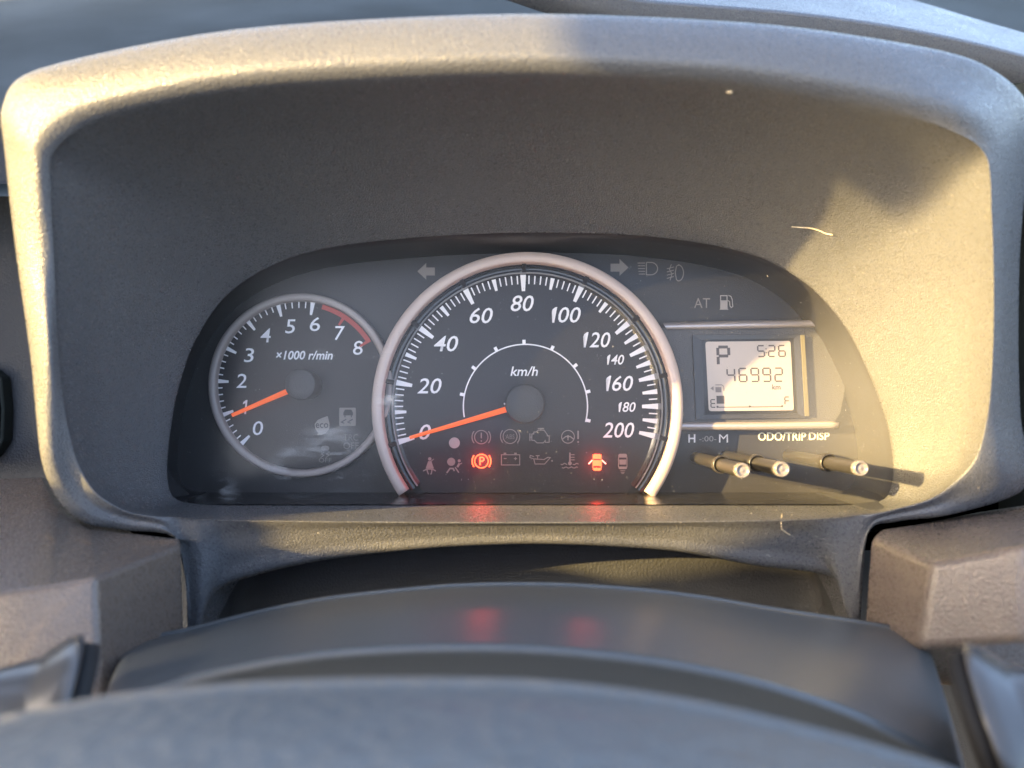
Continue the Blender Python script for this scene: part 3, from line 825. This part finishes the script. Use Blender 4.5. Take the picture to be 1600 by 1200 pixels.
# ---- information display
YB = .3560
mb = MB()
pp = [(1030, 512), (1290, 510), (1303, 535), (1317, 575), (1320, 610), (1313, 645), (1302, 662), (1040, 662)]
mb.prism([at(x, y, YB) for x, y in pp], .0038)
disp = mb.build('information_display', 'panel', cl, label='small rectangular display right of the speedometer')
mb = MB()
fr_o = [(1082, 524), (1251, 522), (1259, 653), (1088, 655)]; fr_i = [(1096, 531), (1240, 529), (1246, 646), (1101, 648)]
Yb2 = .3545
o4 = [at(x, y, Yb2) for x, y in fr_o]; i4 = [at(x, y, Yb2 + .0003) for x, y in fr_i]; i4b = [at(x, y, Yb2 + .0035) for x, y in fr_i]; o4b = [p + Vector((0, .002, 0)) for p in o4]
mb.grid([o4b, o4, i4, i4b], False, True)
mb.build('display_frame', 'bezel', disp)
mb = MB()
pts = []
def rrect(q, rad):
    out = []
    n_ = len(q)
    for i in range(n_):
        a, b_, c_ = Vector(q[i - 1]), Vector(q[i]), Vector(q[(i + 1) % n_])
        d1 = (a - b_).normalized() * rad; d2 = (c_ - b_).normalized() * rad
        for t in (0, .33, .66, 1): out.append(tuple((1 - t) ** 2 * (b_ + d1) + 2 * t * (1 - t) * b_ + t * t * (b_ + d2)))
    return out
mb.poly([(1097, 528), (1242, 527), (1247, 648), (1100, 650)], Yb2 + .0015)
mb.build('display_mask', 'bezel', disp)
mb = MB(); mb.poly(rrect([(1102, 534), (1235, 532.5), (1240.5, 641), (1107.5, 642.5)], 4), Yb2 + .0012)
lcd = mb.build('screen', 'lcd', disp)
YL = Yb2 + .0010
def skew(x, y): return (x + (y - 534) * .04, y - (x - 1102) * .010)
def seg7(m, ch, cx, cy, w_, h, t):
    S7 = {'a': [(0, 0), (1, 0)], 'b': [(1, 0), (1, .5)], 'c': [(1, .5), (1, 1)], 'd': [(0, 1), (1, 1)], 'e': [(0, .5), (0, 1)], 'f': [(0, 0), (0, .5)], 'g': [(0, .5), (1, .5)]}
    on = {'P': 'abefg', '5': 'acdfg', '2': 'abdeg', '6': 'acdefg', '4': 'bcfg', '9': 'abcdfg', 'E': 'adefg', 'F': 'aefg'}[ch]
    for k in on:
        (x0, y0), (x1, y1) = S7[k]
        g = .06
        if y0 == y1: x0 += g; x1 -= g
        else: y0 += g * .7; y1 -= g * .7
        m.ribbon([skew(cx + (x0 - .5) * w_, cy + (y0 - .5) * h), skew(cx + (x1 - .5) * w_, cy + (y1 - .5) * h)], t, YL)
mb = MB(); seg7(mb, 'P', 1129.5, 556.5, 17, 28, 4.6); mb.build('gear_letter', 'seg', lcd)
mb = MB()
for ch, x in (('5', 1188.5), ('2', 1205), ('6', 1221)): seg7(mb, ch, x, 549.5, 10, 17, 2.2)
for y in (546, 552): mb.disc(*skew(1196.5, y), 1.1, YL, 8)
mb.build('clock_digits', 'seg', lcd)
mb = MB()
for i, ch in enumerate('46992'): seg7(mb, ch, 1140 + i * 18.6, 586.5, 11.5, 20.5, 2.2)
mb.build('odometer_digits', 'seg', lcd)
text('km', 1213, 604.5, 8.5, YL, 'km_text', 'seg', lcd, 13)
mb = MB()
seg7(mb, 'E', 1110.5, 630.5, 7, 12, 1.7); seg7(mb, 'F', 1226, 627.5, 7, 12, 1.7)
mb.ribbon([skew(1116, 636.5), skew(1219, 636.5)], 1.4, YL)
for x in (1117, 1167.5, 1218): mb.disc(*skew(x, 635.8), 1.8, YL, 8)
mb.poly([skew(1116, 618.5), skew(1128, 618.5), skew(1128, 631), skew(1116, 631)], YL)
mb.build('fuel_gauge', 'seg', lcd)
mb = MB()
mb.poly([skew(1107, 607), skew(1112, 603.5), skew(1112, 610.5)], YL); mb.poly([skew(1115, 605), skew(1124, 605), skew(1124, 613), skew(1115, 613)], YL)
mb.ribbon([skew(1115, 601.5), skew(1125, 601.5), skew(1128, 604), skew(1128, 611)], 1.3, YL)
mb.build('fuel_door_symbol', 'segdim', lcd)
mb = MB(); mb.prism([at(x, y, Yb2 - .0008) for x, y in ((1251.5, 523.5), (1257, 523.5), (1264.5, 650), (1258.5, 650))], .0022); mb.build('clear_edge_strip', 'gold', disp)
def bar(pts0, pts1, Ya, name):
    """horizontal rounded bar: top edge points, bottom edge points"""
    mb = MB()
    rows = []
    for t, dy in ((0, .004), (0.03, .0010), (.2, .0002), (.5, 0), (.8, .0002), (.97, .0010), (1, .004)):
        rows.append([at(a[0] * (1 - t) + b_[0] * t, a[1] * (1 - t) + b_[1] * t, Ya + dy) for a, b_ in zip(pts0, pts1)])
    mb.grid(rows, True)
    mb.add([r_[-1] for r_ in rows], [list(range(len(rows)))])
    return mb.build(name, 'bar', disp)
bar([(1035, 504), (1150, 501), (1285, 499), (1292, 503)], [(1042, 515), (1150, 514), (1285, 511), (1293, 508)], .3525, 'trim_bar')
bar([(1062, 659.5), (1180, 659), (1300, 658), (1311, 660)], [(1058, 672.5), (1180, 672.5), (1300, 670), (1310, 668)], .3525, 'trim_bar')
text('H', 1081, 685, 13, YF, 'clock_button_text', 'print', face, 11, 0, .02); text('-:00-', 1106, 685.5, 8.5, YF, 'clock_button_text', 'dotprint', face, 27); text('M', 1130.5, 685, 13, YF, 'clock_button_text', 'print', face, 14, 0, 0)
text('ODO/TRIP', 1222, 682, 13, YF, 'trip_button_text', 'yellowprint', face, 75, 0, .012); text('DISP', 1280, 681.5, 12, YF, 'trip_button_text', 'yellowprint', face, 32, 0, .012)

# ---- lens
lens_xyz = [Vector((p.x, 0, p.z)) for p in op]
mb = MB()
ctr = Vector((0.0, 0, .012))
rr = []
for t in (1.0, .85, .6, .3):
    rr.append([Vector((ctr.x + (p.x - ctr.x) * t, YO - .0005 + .0045 * t ** 2 * 0 + .003 * t * t, ctr.z + (p.z - ctr.z) * t)) for p in lens_xyz])
mb.grid(rr, True, True); mb.add(rr[-1], [list(range(len(op)))], True)
lens = mb.build('lens', 'lens', cl)
# ---- reset buttons through the lens
for (x, y, label) in ((1161, 735.5, 'hour setting button, leftmost'), (1223, 733.5, 'minute setting button, middle'), (1346.5, 732, 'trip and display button, rightmost')):
    tip = at(x, y, .281); rr_ = .00255
    mb = MB()
    mb.lathe(tip.x, tip.z, [(rr_ * .93, .3595), (rr_ * .95, .30), (rr_, .2835)], n=28)
    st_ = mb.build('reset_button', 'knob', cl, label=label)
    mb = MB()
    mb.lathe(tip.x, tip.z, [(rr_, .2840), (rr_ * 1.03, .2825), (rr_ * .98, .2814), (rr_ * .85, .2810), (rr_ * .72, .2812), (rr_ * .6, .2817), (rr_ * .35, .2817), (.00001, .2814)], n=28)
    mb.build('button_cap', 'knob_end', st_)
    mb = MB()
    lc = (tip.x, tip.z)
    mb.lathe(lc[0], lc[1], [(rr_ * 1.30, .3145), (rr_ * 1.30, .3110), (rr_ * 1.18, .3104), (rr_ * 1.08, .3110), (rr_ * 1.05, .3145)], n=28)
    mb.build('lens_collar', 'knob', st_)

# ------------------------------------------------------------------ steering column cover
colm = thing('steering_column_cover', 'grey plastic steering column cover rising below the instrument cluster', 'column cover')
CB = [(196, 1016), (208, 1005), (300, 985), (400, 960), (500, 940), (600, 928), (700, 919), (800, 916), (900, 918), (1000, 925), (1100, 937), (1200, 954), (1330, 974), (1420, 990), (1446, 1000)]
CC = [(160, 1108), (190, 1092), (300, 1056), (400, 1033), (500, 1018), (600, 1010), (700, 1007), (800, 1008), (900, 1014), (1000, 1025), (1100, 1042), (1200, 1066), (1330, 1110), (1440, 1165), (1505, 1205)]
rows = [[], [], [], [], [], [], [], []]
for (b_, c_) in zip(CB, CC):
    pb = at(b_[0], b_[1], .240); pc = at(c_[0], c_[1], .172)
    rows[0].append(pb + Vector((0, .004, -.035))); rows[1].append(pb + Vector((0, .0015, -.0015))); rows[2].append(pb)
    mid = pb.lerp(pc, .5) + Vector((0, 0, .0012)); rows[3].append(mid)
    rows[4].append(pb.lerp(pc, .93) + Vector((0, 0, .0002))); rows[5].append(pc + Vector((0, -.0005, -.0008)))
    rows[6].append(pc + Vector((0, .0005, -.008))); rows[7].append(pc + Vector((0, .002, -.05)))
rows = [refine(r_, 4) for r_ in rows]
cc_ = [refine([rows[i][j] for i in range(8)], 4, False, .4) for j in range(len(rows[0]))]
rows = [[cc_[j][i] for j in range(len(cc_))] for i in range(len(cc_[0]))]
for r_ in rows:
    r_.insert(0, r_[0] + Vector((-.001, 0, -.002))); r_.insert(0, r_[0] + Vector((0, 0, -.04)))
    r_.append(r_[-1] + Vector((.001, 0, -.002))); r_.append(r_[-1] + Vector((0, 0, -.04)))
mb = MB(); mb.grid(rows); mb.build('upper_shroud', 'column', colm)

# stalks
def stalk(name, label, p1, d):
    p1 = Vector(p1); d = Vector(d).normalized()
    t = thing(name, label, 'stalk', p1)
    prof = [(0, .0180), (.0008, .0182), (.003, .0170), (.006, .0140), (.010, .0108), (.016, .0090), (.03, .0083), (.07, .0080), (.11, .0085)]
    mb = MB()
    P = refine([p1 + d * a + Vector((0, 0, -.25 * max(0, a - .012))) for a, r_ in prof], 5); RR = refine([Vector((r_, 0, 0)) for a, r_ in prof], 5)
    mb.tube(P, [q.x for q in RR], 32); mb.build('lever', 'stalk', t)
    mb = MB()
    mb.tube([p1 - d * .0035, p1 - d * .0002], [.0168, .0168], 32)
    mb.build('collar', 'seam', t)
stalk('turn_signal_stalk', 'grey flared control stalk left of the steering column', (-.0945, .172, -.0640), (-1, -.52, .33))
stalk('wiper_stalk', 'grey flared control stalk right of the steering column', (.0952, .172, -.0655), (1, -.52, .42))

# ------------------------------------------------------------------ steering wheel
sw = thing('steering_wheel', 'blurred blue grey steering wheel hub pad across the bottom foreground', 'steering wheel')
HB = [(-400, 1250), (-150, 1165), (0, 1122), (100, 1100), (200, 1084), (350, 1070), (500, 1063), (650, 1061), (800, 1063), (900, 1070), (1000, 1082), (1100, 1099), (1200, 1121), (1300, 1146), (1400, 1174), (1500, 1206), (1700, 1280), (2000, 1400)]
rows = []
for (dz, dy, sh) in ((-.03, .004, 1), (-.001, .001, 1), (0, 0, 1), (.0006, -.012, 1), (-.0005, -.028, .99), (-.006, -.044, .97), (-.020, -.056, .94), (-.05, -.066, .9), (-.10, -.075, .8)):
    rows.append(refine([Vector((at(x, y + 12, .125).x * sh, .125 + dy, at(x, y + 12, .125).z + dz)) for x, y in HB], 3))
cc_ = [refine([rows[i][j] for i in range(len(rows))], 4, False, .45) for j in range(len(rows[0]))]
rows = [[cc_[j][i] for j in range(len(cc_))] for i in range(len(cc_[0]))]
mb = MB(); mb.grid(rows); mb.build('horn_pad', 'pad', sw)

# ------------------------------------------------------------------ fibres lying on the plastic
def on_hood(px, py, lift=.0006):
    d = at(px, py, 1).normalized()
    hit = hood_bvh.ray_cast(Vector((0, 0, 0)), d)
    return hit[0] + hit[1] * (lift if hit[1].dot(d) < 0 else -lift) if hit[0] else at(px, py, .27)
def fibre(pts, rad, label, lift=.0006):
    P = refine([on_hood(x, y, lift) for x, y in pts], 4)
    mb = MB(); mb.tube(P, rad, 6)
    o = mb.build('fibre', 'hair', None); tag(o, label, 'fibre')
fibre([(1237, 352), (1252, 353), (1266, 354), (1280, 358), (1292, 363), (1302, 365)], .00016, 'pale hair lying on the hood wall above the display')
fibre([(1222, 806), (1220, 815), (1221, 824), (1227, 830), (1234, 834)], .00012, 'fine curled hair on the ledge below the reset buttons')

# settled dust on the hood and the ledge
mb = MB()
for k in range(420):
    if k < 170: px, py = random.uniform(300, 1350), random.uniform(793, 850)
    elif k < 300: px, py = random.uniform(1280, 1540), random.uniform(380, 780)
    else: px, py = random.uniform(110, 1500), random.uniform(150, 780)
    d_ = at(px, py, 1).normalized(); h_ = hood_bvh.ray_cast(Vector((0, 0, 0)), d_)
    if h_[0] is None or h_[0].y > YO - .002: continue
    p = on_hood(px, py, .0001); r_ = random.choice((.00007, .00009, .00012, .00018)) * random.uniform(.7, 1.3)
    v4 = [p + Vector((r_, 0, 0)), p + Vector((-r_ * .6, 0, r_)), p + Vector((-r_ * .5, 0, -r_ * .8)), p + Vector((0, -r_, 0))]
    mb.add(v4, [(0, 1, 3), (1, 2, 3), (2, 0, 3), (0, 2, 1)])
o = mb.build('dust', 'dotprint'); tag(o, 'pale dust specks settled on the grey hood plastic', 'dust', kind='stuff')

def crumb(p, r_, mat, label):
    bm = bmesh.new(); bmesh.ops.create_icosphere(bm, subdivisions=2, radius=r_)
    for v in bm.verts: v.co *= random.uniform(.7, 1.25); v.co.z *= .6; v.co.x *= 1.5
    me = bpy.data.meshes.new('crumb'); bm.to_mesh(me); bm.free(); me.materials.append(M[mat])
    o = bpy.data.objects.new('crumb', me); C.objects.link(o); o.matrix_world = W @ Matrix.Translation(p)
    tag(o, label, 'crumb')
crumb(on_hood(1140, 143, .0002), .0006, 'hair', 'pale crumb stuck under the top rim of the hood')
crumb(at(499, 999, .1835), .0004, 'needle', 'tiny orange crumb on the column cover, left of centre')

# ------------------------------------------------------------------ added unseen slabs left of the view, outlines cut to shape the sunlit patches
eu = Vector((SUN.y, -SUN.x, 0)).normalized(); ev = SUN.cross(eu); 
if ev.z < 0: ev = -ev
def slab(name, pts, dist, th, mat, label, cat):
    t = thing(name, label, cat, -SUN * dist)
    mb = MB()
    f_ = [-SUN * dist + eu * a + ev * b_ for a, b_ in pts]; bk = [p - SUN * th for p in f_]
    n_ = len(f_)
    mb.add(f_, [list(range(n_))]); mb.add(bk, [list(range(n_))]); mb.add(f_ + bk, [[i, (i + 1) % n_, (i + 1) % n_ + n_, i + n_] for i in range(n_)])
    return mb.build('trim', mat, t, bevel=(.001, 2))
SLAB_A = [(-.302, .9), (-.302, -.020), (-.2745, -.0245), (-.280, -.0345), (-.266, -.0300), (-.2525, -.0315), (-.245, -.0272), (-.245, -.3), (-.8, -.3), (-.8, .9)]
SLAB_B = [(-.31, .9), (-.31, .128), (-.19, .128), (-.178, .098), (-.165, .100), (-.150, .107), (-.115, .107), (-.115, .020), (-.172, .014), (-.196, -.002), (-.216, -.0165),
          (-.228, -.0178), (-.2455, -.0275), (-.2455, -.3), (.3, -.3), (.3, .9)]
slab('sun_blocker_a', SLAB_A, .45, .03, 'cloth', 'added dark slab beyond the left edge, cut to shape the sunlight', 'sun blocker')
slab('sun_blocker_b', SLAB_B, .75, .05, 'cloth', 'added dark slab farther off beyond the left edge, cut to shape the sunlight', 'seat')
